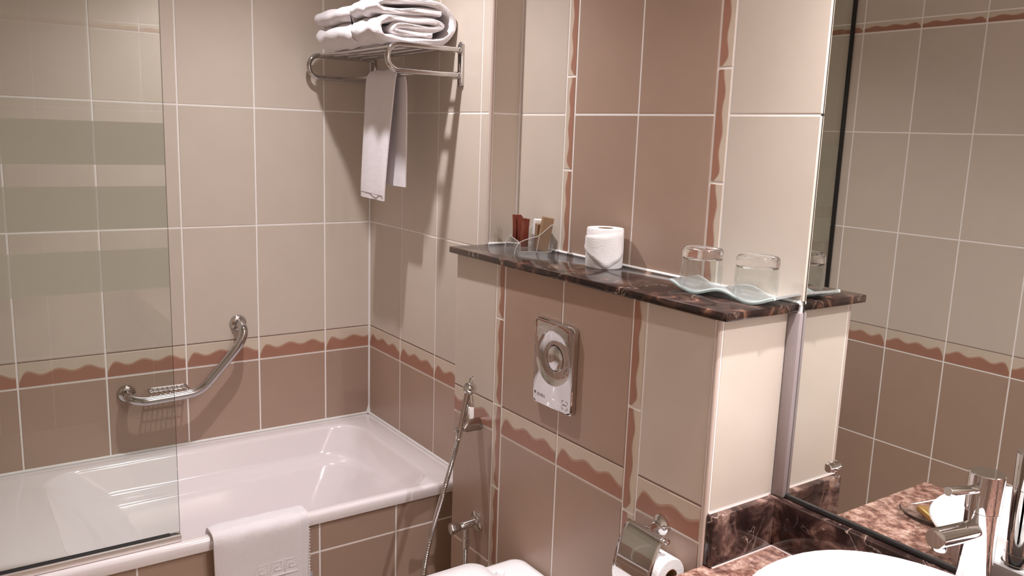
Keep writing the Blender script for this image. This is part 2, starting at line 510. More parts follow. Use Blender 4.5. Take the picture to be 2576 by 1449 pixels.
tile(we, V(XE, 0, 0), Y1, X1, .010, D1 - .002, 1.282, 1.324, M['cream'])
wf = wall_box('wall_front', (-.1, YW - .1, -.80), (XR + .1, YW - GR, CEIL), M['grout'], 'tiled wall opposite the mirror')
cols = [-(.747 + .25 * k) for k in range(10, -3, -1)]
tile_grid(wf, V(0, YW, 0), -X1, Y1, [-XR] + cols + [-.002], ROWS)
wr = wall_box('wall_right', (XR + GR, YW - .1, -.80), (XR + .1, .2, CEIL), M['grout'], 'tiled wall on the entrance side')
tile_grid(wr, V(XR, 0, 0), -Y1, -X1, [-.11, .14, .39, .64, .89, 1.14, 1.39, 1.646], ROWS)
# niche wall above the ledge
wn = wall_box('wall_back_niche', (XE - GR, D1 + GR, -.80), (XM - .004, .2, CEIL), M['grout'], 'niche wall with brown panel above the marble ledge')
S0, S1, SM, T0, T1 = 1.0245, 1.0655, 1.3173, 1.568, 1.6106
for a, b, k in ((XE + .002, S0, 'cream'), (S1, SM, 'brown'), (SM, T0, 'brown'), (T1, XM + .0024, 'cream')):
    for v0, v1 in ((.500, .882), (.882, 1.282), (1.282, CEIL)):
        tile(wn, V(0, D1, 0), X1, -Y1, a, b, v0, v1, M[k])
js = [.5, .7305, .984, 1.235, 1.486, CEIL]
for v0, v1 in zip(js, js[1:]):
    c = 1 - (v1 - v0) / .2505 if v0 == .5 else 0
    border_tile(wn, V(0, D1, 0), X1, -Y1, S0, S1, v0, v1, c, True, False)
    border_tile(wn, V(0, D1, 0), X1, -Y1, T0, T1, v0, v1, c, True, True)
wm = wall_box('wall_back_mirror', (XM - .004, YM + .012, -.80), (XR + .1, .2, CEIL), M['grout'], 'wall behind the mirror and washstand')
# boxed-in cistern below the ledge
wb = wall_box('wall_cistern_box', (BX0 + GR, -B + GR, -.80), (BX1 - GR, D1 + GR, .479), M['grout'], 'tiled half-height box hiding the cistern behind the toilet')
OB = V(0, -B, 0)
for a, b, up in ((BX0, S0, 'cream'), (S1, SM, 'brown'), (SM, T0, 'brown'), (T1, BX1 - .010, 'cream')):
    tile(wb, OB, X1, -Y1, a, b, .082, .4785, M[up])
    border_tile(wb, OB, X1, -Y1, a, b, 0, .082, 0 if b - a > .22 else (0.0 if a > 1 else 1 - (b - a) / .25))
    tile(wb, OB, X1, -Y1, a, b, -.40, 0, M['brown']); tile(wb, OB, X1, -Y1, a, b, -.80, -.40, M['brown'])
for a, b, js, fl in ((S0, S1, [-.8, -.657, -.409, -.162, .083, .328, .4785], False), (T0, T1, [-.8, -.757, -.510, -.262, -.015, .232, .4785], True)):
    for i, (v0, v1) in enumerate(zip(js, js[1:])):
        border_tile(wb, OB, X1, -Y1, a, b, v0, v1, 1 - (v1 - v0) / .25 if i == 0 else 0, True, fl)
OR = V(BX1, 0, 0)
for v0, v1, k in ((.072, .4785, 'cream'), (-.32, .072, 'brown'), (-.80, -.32, 'brown')):
    tile(wb, OR, Y1, X1, -B + .010, D1 - .002, v0, v1, M[k])
OL = V(BX0, 0, 0)
for v0, v1, k in ((.082, .4785, 'cream'), (-.40, .082, 'brown'), (-.80, -.40, 'brown')):
    tile(wb, OL, -Y1, -X1, .002, B - .002, v0, v1, M[k])
# corner beads and sealant
def vbead(name, x, y, r, z0, z1, mat, label):
    me = tube([V(x, y, z0), V(x, y, z1)], r, 14)
    return struct(name, me, mat, label)
vbead('trim_1', XE - .0055, .0055, .0062, .4975, CEIL, M['bead'], 'rounded cream corner bead at the niche edge')
vbead('trim_2', BX1 - .0055, -B + .0055, .0062, -.80, .4785, M['bead'], 'rounded cream corner bead on the cistern box')
struct('trim_3', box_mesh((BX1 + .001, D1 - .006, H0 + .07), (XM + .001, D1 + .02, H0 + .4785), .004), M['greybead'], 'pale plastic strip between cistern box and mirror')
v_, f_ = [], []
tube([V(XE + .004, D1 - .002, .4985), V(XM - .004, D1 - .002, .4985)], .0042, 8, verts=v_, faces=f_)
struct('trim_4', mesh(v_, f_, 40), M['caulk'], 'white sealant line behind the marble ledge')
v_, f_ = [], []
tube([V(XE + .003, .004, .4985), V(XE + .003, D1 - .004, .4985)], .004, 8, verts=v_, faces=f_)
struct('trim_5', mesh(v_, f_, 40), M['caulk'], 'white sealant in the niche corner on the ledge')
struct('trim_6', tube([V(.0005, -.0005, -.268), V(.0005, -.0005, CEIL)], .003, 8), M['caulk'], 'white grout line up the tub corner')
v_, f_ = [], []
tube([V(.001, YW + .01, -.268), V(.001, -.005, -.268)], .005, 8, verts=v_, faces=f_)
tube([V(.002, -.003, -.268), V(.735, -.003, -.268)], .005, 8, verts=v_, faces=f_)
tube([V(.001, -.002, -.268), V(.001, -.002, -.235)], lambda i: (.012, .003)[i], 8, verts=v_, faces=f_)
struct('trim_7', mesh(v_, f_, 40), M['caulk'], 'white sealant where the bathtub meets the tiles')

# ------------------------------------------------------------------ ledge, mirror, counter
me = prism([(.8065, -.130), (1.840, -.119), (1.840, D1 - .001), (XE + .001, D1 - .001), (.8075, 0.0)], H0 + .4792, H0 + .4970, .003)
tag(link('marble_ledge', me, M['darkmarble']), 'long polished dark brown marble ledge on top of the cistern box', 'shelf')

mir = empty('wall_mirror', V(2.6, YM, .07), 'large frameless wall mirror above the washstand', 'mirror')
part('mirror_glass', box_mesh((XM + .0015, YM, H0 + .078), (XR - .02, YM + .006, H0 + 1.60)), M['mirror'], mir)
part('bottom_channel', box_mesh((XM + .0015, YM - .0045, H0 + .0685), (XR - .02, YM + .008, H0 + .0785), .001), M['darkedge'], mir)
part('edge_strip', box_mesh((XM + .0002, YM - .0005, H0 + .07), (XM + .0016, YM + .007, H0 + 1.60)), M['darkedge'], mir)
c = part('fixing_cap', lathe([(0, .018), (.008, .018), (.0095, .016), (.0095, .004), (.012, .002), (.012, 0), (0, 0)], V(1.950, YM, .177), (0, -1, 0), 20), M['chrome_polished'], mir)
tag(c, 'small round chrome fixing cap near the lower left of the mirror')

cnt = empty('washstand_counter', V(2.6, -.2, -.80), 'reddish brown marble washstand top with a deep front edge', 'counter')
part('worktop', box_mesh((BX1 + .001, -.52, H0 - .072), (XR - .004, YM + .010, H0 - .042), .004), M['rosemarble'], cnt)
part('front_apron', box_mesh((BX1 + .012, -.512, H0 - .22), (XR - .004, -.490, H0 - .0722), .002), M['rosemarble'], cnt)
sp_ = part('side_upstand', box_mesh((BX1 + .001, -.103, H0 - .0418), (BX1 + .022, YM - .023, H0 + .0695), .003), M['veinmarble'], cnt)
tag(sp_, 'dark marble upstand against the cistern box')
part('back_upstand', box_mesh((BX1 + .001, YM - .0225, H0 - .0418), (XR - .004, YM + .010, H0 + .0675), .003), M['veinmarble'], cnt)
v_, f_ = [], []
tube([V(BX1 + .004, -.10, .0705), V(BX1 + .004, .088, .0705)], .0022, 8, verts=v_, faces=f_)
tube([V(BX1 + .023, -.10, -.041), V(BX1 + .023, .088, -.041)], .0022, 8, verts=v_, faces=f_)
tube([V(BX1 + .023, YM - .023, -.041), V(2.7, YM - .023, -.041)], .0022, 8, verts=v_, faces=f_)
part('sealant_line', mesh(v_, f_, 40), M['aged'], cnt)

# ------------------------------------------------------------------ bathtub
tub = empty('bathtub', V(.37, -.82, -.80), 'long white enamelled bathtub built in along the tiled wall', 'bathtub')
def rg(x0, x1, y0, y1, r, z): return [V(*p) for p in rrect(x0, x1, y0, y1, r, z, 8)]
T0y, T1y = YW + .004, -.003
rings = [rg(.006, .722, T0y, T1y, .012, -.306), rg(.004, .735, T0y, T1y, .014, -.304), rg(.003, .7365, T0y, T1y, .014, -.298),
         rg(.003, .7365, T0y, T1y, .014, -.279), rg(.005, .733, T0y + .002, T1y - .002, .014, -.2715), rg(.010, .726, T0y + .006, T1y - .006, .014, -.2695),
         rg(.060, .704, -1.150, -.088, .11, -.2705), rg(.066, .699, -1.142, -.094, .11, -.2735), rg(.070, .694, -1.135, -.100, .11, -.282),
         rg(.084, .684, -1.068, -.134, .12, -.355), rg(.090, .680, -1.057, -.141, .12, -.3665), rg(.102, .678, -1.052, -.146, .12, -.3725),
         rg(.135, .675, -1.046, -.150, .11, -.379), rg(.146, .670, -1.038, -.157, .11, -.392), rg(.185, .63, -.93, -.245, .11, -.56),
         rg(.205, .605, -.89, -.285, .10, -.615), rg(.24, .565, -.845, -.335, .09, -.637), rg(.30, .50, -.77, -.42, .07, -.642)]
part('tub_shell', loft(rings, False, True, 50), M['enamel'], tub)
dr = part('drain', lathe([(0, .004), (.02, .004), (.03, .002), (.034, 0), (0, 0)], V(.385, -.48, -.641), (0, 0, 1), 20), M['chrome'], tub)
wa = wall_box('wall_tub_apron', (.06, YW + .004, -.80), (.7195 - GR, -.006, -.655), M['grout'], 'tiled apron along the front of the bathtub')
wa2 = part('apron_panel', box_mesh((.700, YW + .004, H0 - .80), (.7195 - GR, -.004, H0 - .307)), M['grout'], wa)
ys = [-.004, -.248, -.496, -.744, -.993, -1.241, -1.489, YW + .004]
for a, b in zip(ys, ys[1:]):
    tile(wa, V(.7195, 0, 0), Y1, X1, b, a, -.40, -.308, M['brown'])
    tile(wa, V(.7195, 0, 0), Y1, X1, b, a, -.80, -.40, M['brown'])
st = empty('safety_sticker', V(.7205, -.535, -.47), 'small pale sticker with blue print on the tub apron beside the towel', 'sticker')
part('sticker_sheet', box_mesh((.7200, -.5415, H0 - .540), (.7206, -.5195, H0 - .455)), M['label'], st)
for z, a, b in ((-.470, -.538, -.531), (-.481, -.537, -.527), (-.494, -.538, -.529), (-.507, -.536, -.525), (-.520, -.538, -.528)):
    part('printed_mark', box_mesh((.7204, a, H0 + z - .004), (.7208, b, H0 + z + .004)), M['blue_ink'], st)

# shower screen
sc = empty('shower_screen', V(.70, -1.26, -.27), 'clear glass shower screen with three frosted bands standing on the tub rim', 'shower screen')
ZT = 1.55
part('glass_panel', box_mesh((.698, YW + .012, H0 - .252), (.702, -.8806, H0 + ZT)), M['glass_screen'], sc)
part('glass_edge', box_mesh((.6982, -.8805, H0 - .252), (.7018, -.8798, H0 + ZT)), M['glass_edge'], sc)
for z0, z1 in ((.720, .821), (.566, .669), (.415, .516)):
    part('frosted_band', box_mesh((.7022, YW + .032, H0 + z0), (.7027, -.8812, H0 + z1)), M['frost'], sc)
def prof(y0, y1, z0, z1, x0, x1): return box_mesh((x0, y0, H0 + z0), (x1, y1, H0 + z1), .002)
part('bottom_rail', prof(YW + .006, -.8790, -.2690, -.2500, .690, .716), M['steel'], sc)
part('rail_gasket', prof(YW + .006, -.905, -.2502, -.2460, .696, .710), M['black'], sc)
v_, f_ = [], []
tube([V(.705, -.905, -.2482), V(.705, -.893, -.2485), V(.708, -.880, -.2520)], .0022, 8, verts=v_, faces=f_)
part('gasket_end', mesh(v_, f_, 40), M['black'], sc)
part('wall_profile', prof(YW + .002, YW + .016, -.2685, ZT, .694, .708), M['black'], sc)

# grab bar with soap tray
gb = empty('grab_bar', V(0, -.69, -.06), 'bent chrome grab bar with wire soap tray on the tub wall', 'grab bar')
gp = smooth_path([V(.008, -.874, -.060), V(.036, -.873, -.063), V(.058, -.862, -.069), V(.069, -.835, -.074), V(.070, -.790, -.074), V(.070, -.720, -.071), V(.070, -.672, -.066),
                  V(.070, -.640, -.050), V(.070, -.612, -.022), V(.070, -.565, .030), V(.070, -.527, .074), V(.069, -.509, .106), V(.061, -.503, .130), V(.038, -.503, .141), V(.008, -.503, .142)], 7)
part('bar', tube(gp, .0152, 18), M['chrome'], gb)
for y, z in ((-.874, -.060), (-.503, .142)):
    part('wall_flange', lathe([(0, 0), (.029, 0), (.029, .004), (.025, .011), (.017, .014), (0, .014)], V(.0005, y, z), (1, 0, 0), 24), M['chrome'], gb)
v_, f_ = [], []
tube(fillet_path([V(.070, -.812, -.056), V(.018, -.812, -.050), V(.018, -.690, -.050), V(.070, -.690, -.056)], .014, 5), .0032, 8, verts=v_, faces=f_)
for k in range(1, 8):
    y = -.812 + .122 * k / 8
    tube([V(.018, y, -.050), V(.066, y, -.058)], .0018, 6, verts=v_, faces=f_)
for x in (.032, .048):
    tube([V(x, -.812, -.053), V(x, -.690, -.053)], .0018, 6, verts=v_, faces=f_)
part('soap_tray', mesh(v_, f_, 40), M['chrome'], gb)

# ------------------------------------------------------------------ towel rack
rk = empty('towel_rack', V(.345, 0, 1.03), 'chrome hotel towel rack with looped arms high on the tub end wall', 'towel rack')
ZU, ZL, YF = 1.068, .994, -.252
for x in (.043, .645):
    part('wall_bracket', loft([[V(x + (p[0]), y, p[1] + 1.026) for p in [(q[0], q[1]) for q in rrect(-.011 * s, .011 * s, -.066 * s, .066 * s, .0108 * s, 0, 6)]] for y, s in ((-.0005, 1), (-.009, 1), (-.011, .92))]), M['chrome'], rk)
    arc = [V(x, YF + .037 - .037 * math.sin(a), (ZU + ZL) / 2 + .037 * math.cos(a)) for a in [math.pi * k / 14 for k in range(15)]]
    part('loop_arm', tube([V(x, -.006, ZU)] + arc + [V(x, -.006, ZL)], .0082, 14), M['chrome'], rk)
    for z in (ZU, ZL):
        part('arm_collar', lathe([(0, 0), (.011, 0), (.011, .006), (.009, .008), (0, .008)], V(x, -.009, z), (0, -1, 0), 16), M['chrome'], rk)
for y in (-.212, -.160, -.108, -.056):
    part('shelf_rod', tube([V(.043, y, ZU), V(.645, y, ZU)], .0058, 12), M['chrome'], rk)
part('hanging_rod', tube([V(.043, -.125, ZL), V(.645, -.125, ZL)], .0060, 12), M['chrome'], rk)

def ribbon(path, th, x0, x1, nx=12, seed=0, wob=.002, endround=.010):
    """thick folded cloth: centre line (y, z) in the section, extruded from x0 to x1"""
    rnd = random.Random(seed)
    pts = smooth_path([(0, y, z) for y, z in path], 7)
    m = len(pts); prof = []
    for i in range(m):
        t = (pts[min(i + 1, m - 1)] - pts[max(i - 1, 0)]).normalized()
        prof.append((pts[i], Vector((0, -t.z, t.y))))
    ph = [rnd.uniform(0, 6.28) for _ in range(6)]
    rings = []
    for j in range(nx + 1):
        s = j / nx; x = x0 + (x1 - x0) * s
        d = min(s, 1 - s) * abs(x1 - x0)
        k = 1.0 if d > endround else math.sqrt(max(0.0, 1 - (1 - d / endround) ** 2)) * .55 + .45
        up, dn = [], []
        for i, (p, n) in enumerate(prof):
            off = wob * (math.sin(9 * s + i * .35 + ph[0]) + .7 * math.sin(17 * s - i * .22 + ph[1]))
            tt = th * k * .5 * (1 + .10 * math.sin(i * .5 + 13 * s + ph[2]))
            xx = x + wob * 1.5 * math.sin(i * .33 + ph[3]) * (1 if j in (0, nx) else .5)
            a = p + n * (tt + off); b = p - n * (tt - off)
            up.append(V(xx, a.y, a.z)); dn.append(V(xx, b.y, b.z))
        rings.append(up + dn[::-1])
    return loft(rings, True, True, 60)
def sec(dy, dz, sy=1.0, sz=1.0):
    base = [(-.085, .029), (-.14, .028), (-.195, .028), (-.216, .036), (-.195, .046), (-.14, .047), (-.080, .047), (-.050, .058), (-.080, .068), (-.15, .067), (-.222, .065),
            (-.250, .056), (-.262, .038), (-.250, .018), (-.222, .010), (-.15, .009), (-.065, .010), (-.028, .026), (-.012, .062), (-.024, .098), (-.060, .118), (-.13, .121), (-.21, .118),
            (-.250, .113), (-.266, .098), (-.248, .086), (-.20, .088), (-.12, .093), (-.055, .094)]
    return [(y * sy + dy, 1.0755 + z * sz + dz) for y, z in base]
bt1 = empty('bath_towel', V(.53, -.13, 1.075), 'folded white bath towel at the right of the rack, rolled end showing', 'towel', 'bath towels on the rack')
part('folded_cloth', ribbon(sec(-.002, 0.002, 1.0, 1.0), .0215, .436, .613, 18, 3, .0016, .014), M['towel'], bt1)
bt2 = empty('bath_towel', V(.29, -.13, 1.075), 'folded white bath towel at the left of the rack near the corner', 'towel', 'bath towels on the rack')
part('folded_cloth', ribbon(sec(-.004, 0.002, 1.0, .93), .0225, .160, .430, 18, 11, .0018, .022), M['towel'], bt2)

ht = empty('hand_towel', V(.36, -.125, .60), 'white hand towel draped over the lower rod of the rack', 'towel')
def drape(sections, th):
    """sections: (x0, x1, y, z) down a draped strip; gives a thin closed sheet"""
    ss = []
    for i in range(4):
        pass
    A = smooth_path([(s[0], s[2], s[3]) for s in sections], 6)
    Bp = smooth_path([(s[1], s[2] + (s[4] if len(s) > 4 else 0), s[3] + (s[5] if len(s) > 5 else 0)) for s in sections], 6)
    nx = 10; rings = []
    m = len(A)
    for i in range(m):
        t = ((A[min(i + 1, m - 1)] - A[max(i - 1, 0)])).normalized()
        n = Vector((0, -t.z, t.y))
        row, row2 = [], []
        for k in range(nx + 1):
            u = k / nx; p = A[i].lerp(Bp[i], u)
            e = th * .5 * (.35 + .65 * math.sqrt(max(0, 1 - (2 * u - 1) ** 6)))
            rip = .0022 * math.sin(u * 7 + i * .05) + .0012 * math.sin(u * 15 + 1 + i * .09)
            row.append(V(p.x, p.y, p.z) + n * (e + rip)); row2.append(V(p.x, p.y, p.z) - n * (e - rip))
        rings.append(row + row2[::-1])
    return loft(rings, True, True, 70)
front = [(.252, .424, -.150, .600, 0, -.004), (.254, .428, -.150, .640, 0, -.004), (.258, .440, -.146, .75), (.264, .458, -.142, .87), (.270, .476, -.140, .970), (.273, .480, -.135, .998),
         (.275, .482, -.125, 1.0075), (.276, .482, -.115, .998), (.290, .490, -.1105, .965), (.315, .492, -.108, .88), (.335, .490, -.106, .76), (.345, .486, -.104, .645)]
part('draped_cloth', drape(front, .0125), M['towel'], ht)
v_, f_ = [], []
for dx in (0,):
    tube([V(.254, -.1572, .618), V(.34, -.1582, .616), V(.424, -.1572, .613)], .0011, 6, verts=v_, faces=f_)
part('hem_stitching', mesh(v_, f_, 40), M['stitch'], ht)

# ------------------------------------------------------------------ bath mat towel over the tub rim
bm_ = empty('bath_mat', V(.74, -.67, -.60), 'white bath mat towel hanging over the front rim of the bathtub', 'towel')
def mat_sheet(y0, y1, xo, th, zlow, ny=18, seed=2):
    prof = [(.668, -.300), (.676, -.275), (.690, -.2605), (.715, -.2600), (.735, -.2610), (.7465, -.272), (.7485, -.300), (.7455, -.36), (.743, -.45), (.742, -.53), (.742, zlow)]
    C = smooth_path([(p[0] + xo, 0, p[1]) for p in prof], 5); m = len(C); rings = []
    for i in range(m):
        t = (C[min(i + 1, m - 1)] - C[max(i - 1, 0)]).normalized()
        n = Vector((-t.z, 0, t.x))
        if n.z < -.2 or (abs(n.z) < .2 and n.x < 0 and i > m // 2): n = -n
        up, dn = [], []
        for k in range(ny + 1):
            u = k / ny
            e = th * .5 * (.4 + .6 * math.sqrt(max(0, 1 - (2 * u - 1) ** 8)))
            hang = max(0, (i - m * .5) / (m * .5))
            rip = hang * (.0045 * math.sin(u * 5.5 + .6) + .0012 * math.sin(u * 17 + i * .1)) + .0006 * math.sin(u * 23 + i * .5)
            y = y0 + (y1 - y0) * u + hang * .006 * math.sin(i * .2)
            up.append(V(C[i].x, y, C[i].z) + n * (e + rip + .001)); dn.append(V(C[i].x, y, C[i].z) - n * e + n * rip)
        rings.append(up + dn[::-1])
    return loft(rings, True, True, 60)
part('outer_fold', mat_sheet(-.808, -.566, 0.005, .014, -.60), M['towel'], bm_)
part('inner_fold', mat_sheet(-.790, -.540, -.0015, .007, -.59), M['towel'], bm_)
# raised key pattern
v_, f_ = [], []
def rid(pts): tube([V(.7545, y, z) for y, z in pts], .0036, 8, verts=v_, faces=f_)
for k in range(5):
    y = -.785 + k * .043; z = -.376
    rid([(y, z - .036), (y, z), (y + .032, z), (y + .032, z - .026), (y + .012, z - .026), (y + .012, z - .013), (y + .022, z - .013)])
rid([(-.79, z - .042), (-.578, z - .042)])
part('key_pattern', mesh(v_, f_, 50), M['towel'], bm_)
v_, f_ = [], []
for k in range(26):
    z = -.285 - k * .0095
    tube([V(.7505, -.5415, z), V(.7508, -.5375, z - .0006)], .0013, 5, verts=v_, faces=f_)
part('selvage_stitching', mesh(v_, f_, 50), M['towel'], bm_)

# ------------------------------------------------------------------ bidet sprayer, hose, valve
bs = empty('bidet_sprayer', V(.984, -.187, -.01), 'chrome hand bidet sprayer parked in its holder beside the toilet', 'sprayer')
B0, T0_ = V(.984, -.190, -.012), V(.992, -.166, .118)
ax = (T0_ - B0).normalized()
part('handle', tube([B0 - ax * .012, B0, B0.lerp(T0_, .3), B0.lerp(T0_, .6), T0_], lambda i: (.0078, .0092, .0085, .0095, .0110)[i], 14), M['chrome_polished'], bs)
part('spray_head', lathe([(0, -.019), (.009, -.0175), (.0155, -.012), (.0180, 0), (.0160, .009), (.0115, .0145), (0, .017)], T0_ + ax * .006, Vector((.25, -.9, .35)), 24), M['chrome_polished'], bs)
off = Vector((.012, .008, 0))
part('trigger_lever', tube(smooth_path([B0.lerp(T0_, .18) + off * .7, B0.lerp(T0_, .35) + off * 1.2, B0.lerp(T0_, .65) + off * 1.3, B0.lerp(T0_, .90) + off * .6], 5), .0060, 10), M['chrome_polished'], bs)
part('lever_reflection', box_mesh(tuple(B0.lerp(T0_, .40) + off * 1.35 - Vector((.004, .004, 0))), tuple(B0.lerp(T0_, .66) + off * 1.35 + Vector((.006, .004, 0))), .002), M['caulk'], bs)  # white block standing in for the bright reflection on the lever
part('hook_ring', tube(smooth_path([T0_ + ax * .018 + Vector((-.006, 0, 0)), T0_ + ax * .038 + Vector((-.003, 0, 0)), T0_ + ax * .038 + Vector((.006, 0, 0)), T0_ + ax * .018 + Vector((.009, 0, 0))], 5), .0022, 8), M['chrome_polished'], bs)
hp = smooth_path([B0 - ax * .008, V(.986, -.212, -.085), V(.988, -.240, -.171), V(.987, -.280, -.306), V(.994, -.303, -.400), V(1.002, -.325, -.52), V(1.010, -.315, -.63), V(1.000, -.26, -.68), V(.978, -.19, -.63), V(.965, -.150, -.52), V(.962, -.146, -.44), V(.962, -.146, -.372)], 30)
part('metal_hose', tube(hp, lambda i: .0078 if i % 2 else .0062, 10), M['chrome'], bs)
hd = empty('sprayer_holder', V(.96, -B, 0), 'chrome wall holder clasping the bidet sprayer', 'holder')
part('mount_block', loft([[V(.957 + .018 * t + p[0], -B - .0005 - .066 * t, .0 + .008 * t + p[1]) for p in rrect(-.014, .014, -.018, .018, .012, 0, 5)] for t in (0, .06, .9, .96)]), M['satin'], hd)
part('wall_plate', lathe([(0, 0), (.017, 0), (.017, .003), (.013, .005), (0, .005)], V(.957, -B - .0003, 0), (0, -1, 0), 20), M['satin'], hd)
rgn = [B0.lerp(T0_, .12) + (Vector((math.cos(a), math.sin(a), 0)) * .0125) for a in [math.radians(300 - k * 15 * 1.0) for k in range(19)]]
part('clip_ring', tube(rgn, .005, 10), M['satin'], hd)
av = empty('angle_valve', V(.958, -B, -.30), 'small chrome angle stop valve low on the cistern box', 'valve')
part('wall_flange', lathe([(0, 0), (.030, 0), (.030, .003), (.022, .008), (.013, .010), (0, .010)], V(.960, -B - .0003, -.300), (0, -1, 0), 24), M['chrome_polished'], av)
part('valve_body', tube([V(.960, -B - .005, -.300), V(.960, -.150, -.304), V(.960, -.162, -.305)], lambda i: (.011, .013, .010)[i], 16), M['chrome_polished'], av)
part('outlet', tube([V(.962, -.146, -.304), V(.962, -.146, -.340), V(.962, -.146, -.3405), V(.962, -.146, -.372)], lambda i: (.009, .009, .0115, .0115)[i], 12), M['chrome_polished'], av)
part('handle_knob', lathe([(0, .036), (.016, .036), (.018, .030), (.012, .010), (.008, 0), (0, 0)], V(.960, -.160, -.305), (-.15, -1, -.05), 6), M['chrome'], av)

# ------------------------------------------------------------------ flush plate
fp = empty('flush_plate', V(1.307, -B, .26), 'tall chrome flush plate with round button on the cistern box', 'flush plate')
FX, FZ = 1.306, .2605
def fring(hw, hh, r, y): return [V(FX + p[0], y, FZ + p[1]) for p in rrect(-hw, hw, -hh, hh, r, 0, 6)]
rings = [fring(.078, .1085, .010, -B - .0003), fring(.0800, .1110, .012, -B - .002), fring(.0800, .1110, .012, -B - .0125), fring(.0785, .1095, .011, -B - .0145), fring(.0765, .1075, .010, -B - .0150)]
part('cover_plate', loft(rings, True, False, 30), M['chrome_polished'], fp)
# front: plate face with a dished circle, made as a polar patch filling the outline
v_, f_ = [], []
outl = rrect(-.0765, .0765, -.1075, .1075, .010, 0, 6)
cz = .018; NS = 56
def out_at(a):
    d = (math.cos(a), math.sin(a)); best = 1e9
    for i in range(len(outl)):
        x1, y1, _ = outl[i]; x2, y2, _ = outl[(i + 1) % len(outl)]
        y1 -= cz; y2 -= cz
        den = d[0] * (y2 - y1) - d[1] * (x2 - x1)
        if abs(den) < 1e-12: continue
        t = (x1 * (y2 - y1) - y1 * (x2 - x1)) / den
        s = (x1 * d[1] - y1 * d[0]) / den
        if t > 0 and -1e-6 <= s <= 1 + 1e-6: best = min(best, t)
    return best
RD = .0695
lev = [('o', 1.0, 0), ('r', RD + .0015, 0), ('r', RD, -.0004), ('r', RD * .93, .0022), ('r', RD * .82, .0042), ('r', RD * .68, .0056), ('r', RD * .56, .0062), ('r', .034, .0063)]
for kd, r, dep in lev:
    for k in range(NS):
        a = 2 * math.pi * k / NS
        R_ = out_at(a) if kd == 'o' else r
        v_.append(V(FX + R_ * math.cos(a), -B - .0150 + dep, FZ + cz + R_ * math.sin(a)))
for i in range(len(lev) - 1):
    for k in range(NS):
        l = (k + 1) % NS
        f_.append((i * NS + k, i * NS + l, (i + 1) * NS + l, (i + 1) * NS + k))
part('dished_face', mesh(v_, f_, 25), M['chrome_polished'], fp)
part('flush_button', lathe([(0, .0040), (.012, .0036), (.022, .0022), (.029, 0), (.0305, -.001), (.031, -.006), (0, -.006)], V(FX - .001, -B - .0105, FZ + cz - .002), (0, -1, 0), 36), M['chrome_polished'], fp)
part('button_ring', tube([V(FX - .001 + .0325 * math.cos(a), -B - .0095, FZ + cz - .002 + .0325 * math.sin(a)) for a in [2 * math.pi * k / 40 for k in range(40)]], .0013, 8, True), M['chrome'], fp)
def text_mesh(body, size, origin, mat, parent, name='lettering'):
    cu = bpy.data.curves.new('txt', 'FONT'); cu.body = body; cu.size = size; cu.extrude = .0001
    cu.align_x = 'LEFT'
    to = bpy.data.objects.new('txt', cu); COL.objects.link(to)
    dg = bpy.context.evaluated_depsgraph_get()
    me = bpy.data.meshes.new_from_object(to.evaluated_get(dg))
    bpy.data.objects.remove(to, do_unlink=True)
    for v in me.vertices:
        x, y, z = v.co; v.co = Vector(origin) + Vector((x, -z, y))
    me.materials.clear(); me.materials.append(mat)
    return part(name, me, None, parent)
text_mesh('SCHELL', .0105, V(FX - .060, -B - .0152, FZ - .0905), M['grey_print'], fp)
part('emblem', mesh([V(FX - .0725, -B - .0153, FZ - .0815), V(FX - .0635, -B - .0153, FZ - .0815), V(FX - .068, -B - .0153, FZ - .0905)], [(0, 1, 2)]), M['grey_print'], fp)
v_, f_ = [], []
def bar(x0, z0, x1, z1):
    n = len(v_); v_.extend([V(x0, -B - .0153, z0), V(x1, -B - .0153, z0), V(x1, -B - .0153, z1), V(x0, -B - .0153, z1)]); f_.append((n, n + 1, n + 2, n + 3))
ex, ez, s, t = FX + .054, FZ - .0875, .0105, .0011
for sx in (-1, 1):
    for sz in (-1, 1):
        bar(ex + sx * s - t / 2, ez + sz * s, ex + sx * s + t / 2, ez + sz * s * .35)
        bar(ex + sx * s, ez + sz * s - t / 2, ex + sx * s * .30, ez + sz * s + t / 2)
part('square_mark', mesh(v_, f_), M['grey_print'], fp)
text_mesh('EDITION', .0042, V(ex - .008, -B - .0153, ez - .0012), M['grey_print'], fp, 'mark_lettering')

# ------------------------------------------------------------------ toilet
tl = empty('toilet', V(1.31, -.40, -.80), 'white wall-hung toilet with closed lid below the flush plate', 'toilet')
def dshape(hw, yb, yf, z, n=10, cx=1.312, rb=.04):
    pts = []
    L = yb - yf
    for k in range(2 * n + 1):          # front half: ellipse
        a = math.pi + math.pi * k / (2 * n)
        pts.append(V(cx + hw * math.cos(a), yf + L * .55 + L * .55 * math.sin(a), z))
    for k in range(n + 1):
        a = math.radians(90 * k / n); pts.append(V(cx + hw - rb + rb * math.cos(a) - .004 * k / n, yb - rb + rb * math.sin(a), z))
    for k in range(n + 1):
        a = math.radians(90 + 90 * k / n); pts.append(V(cx - hw + rb + rb * math.cos(a) + .004 * (1 - k / n), yb - rb + rb * math.sin(a), z))
    return pts
part('lid', loft([dshape(.158, -.228, -.62, -.318), dshape(.162, -.226, -.625, -.314), dshape(.162, -.226, -.625, -.306), dshape(.156, -.230, -.619, -.3010), dshape(.12, -.26, -.58, -.2985), dshape(.05, -.33, -.50, -.2975)], True, True, 60), M['plastic'], tl)
part('seat', loft([dshape(.160, -.226, -.62, -.343), dshape(.164, -.224, -.626, -.338), dshape(.164, -.224, -.626, -.324), dshape(.160, -.227, -.622, -.3195)], True, True, 40), M['plastic'], tl)
def bowlring(hw, yb, yf, z): return dshape(hw, yb, yf, z, rb=.05)
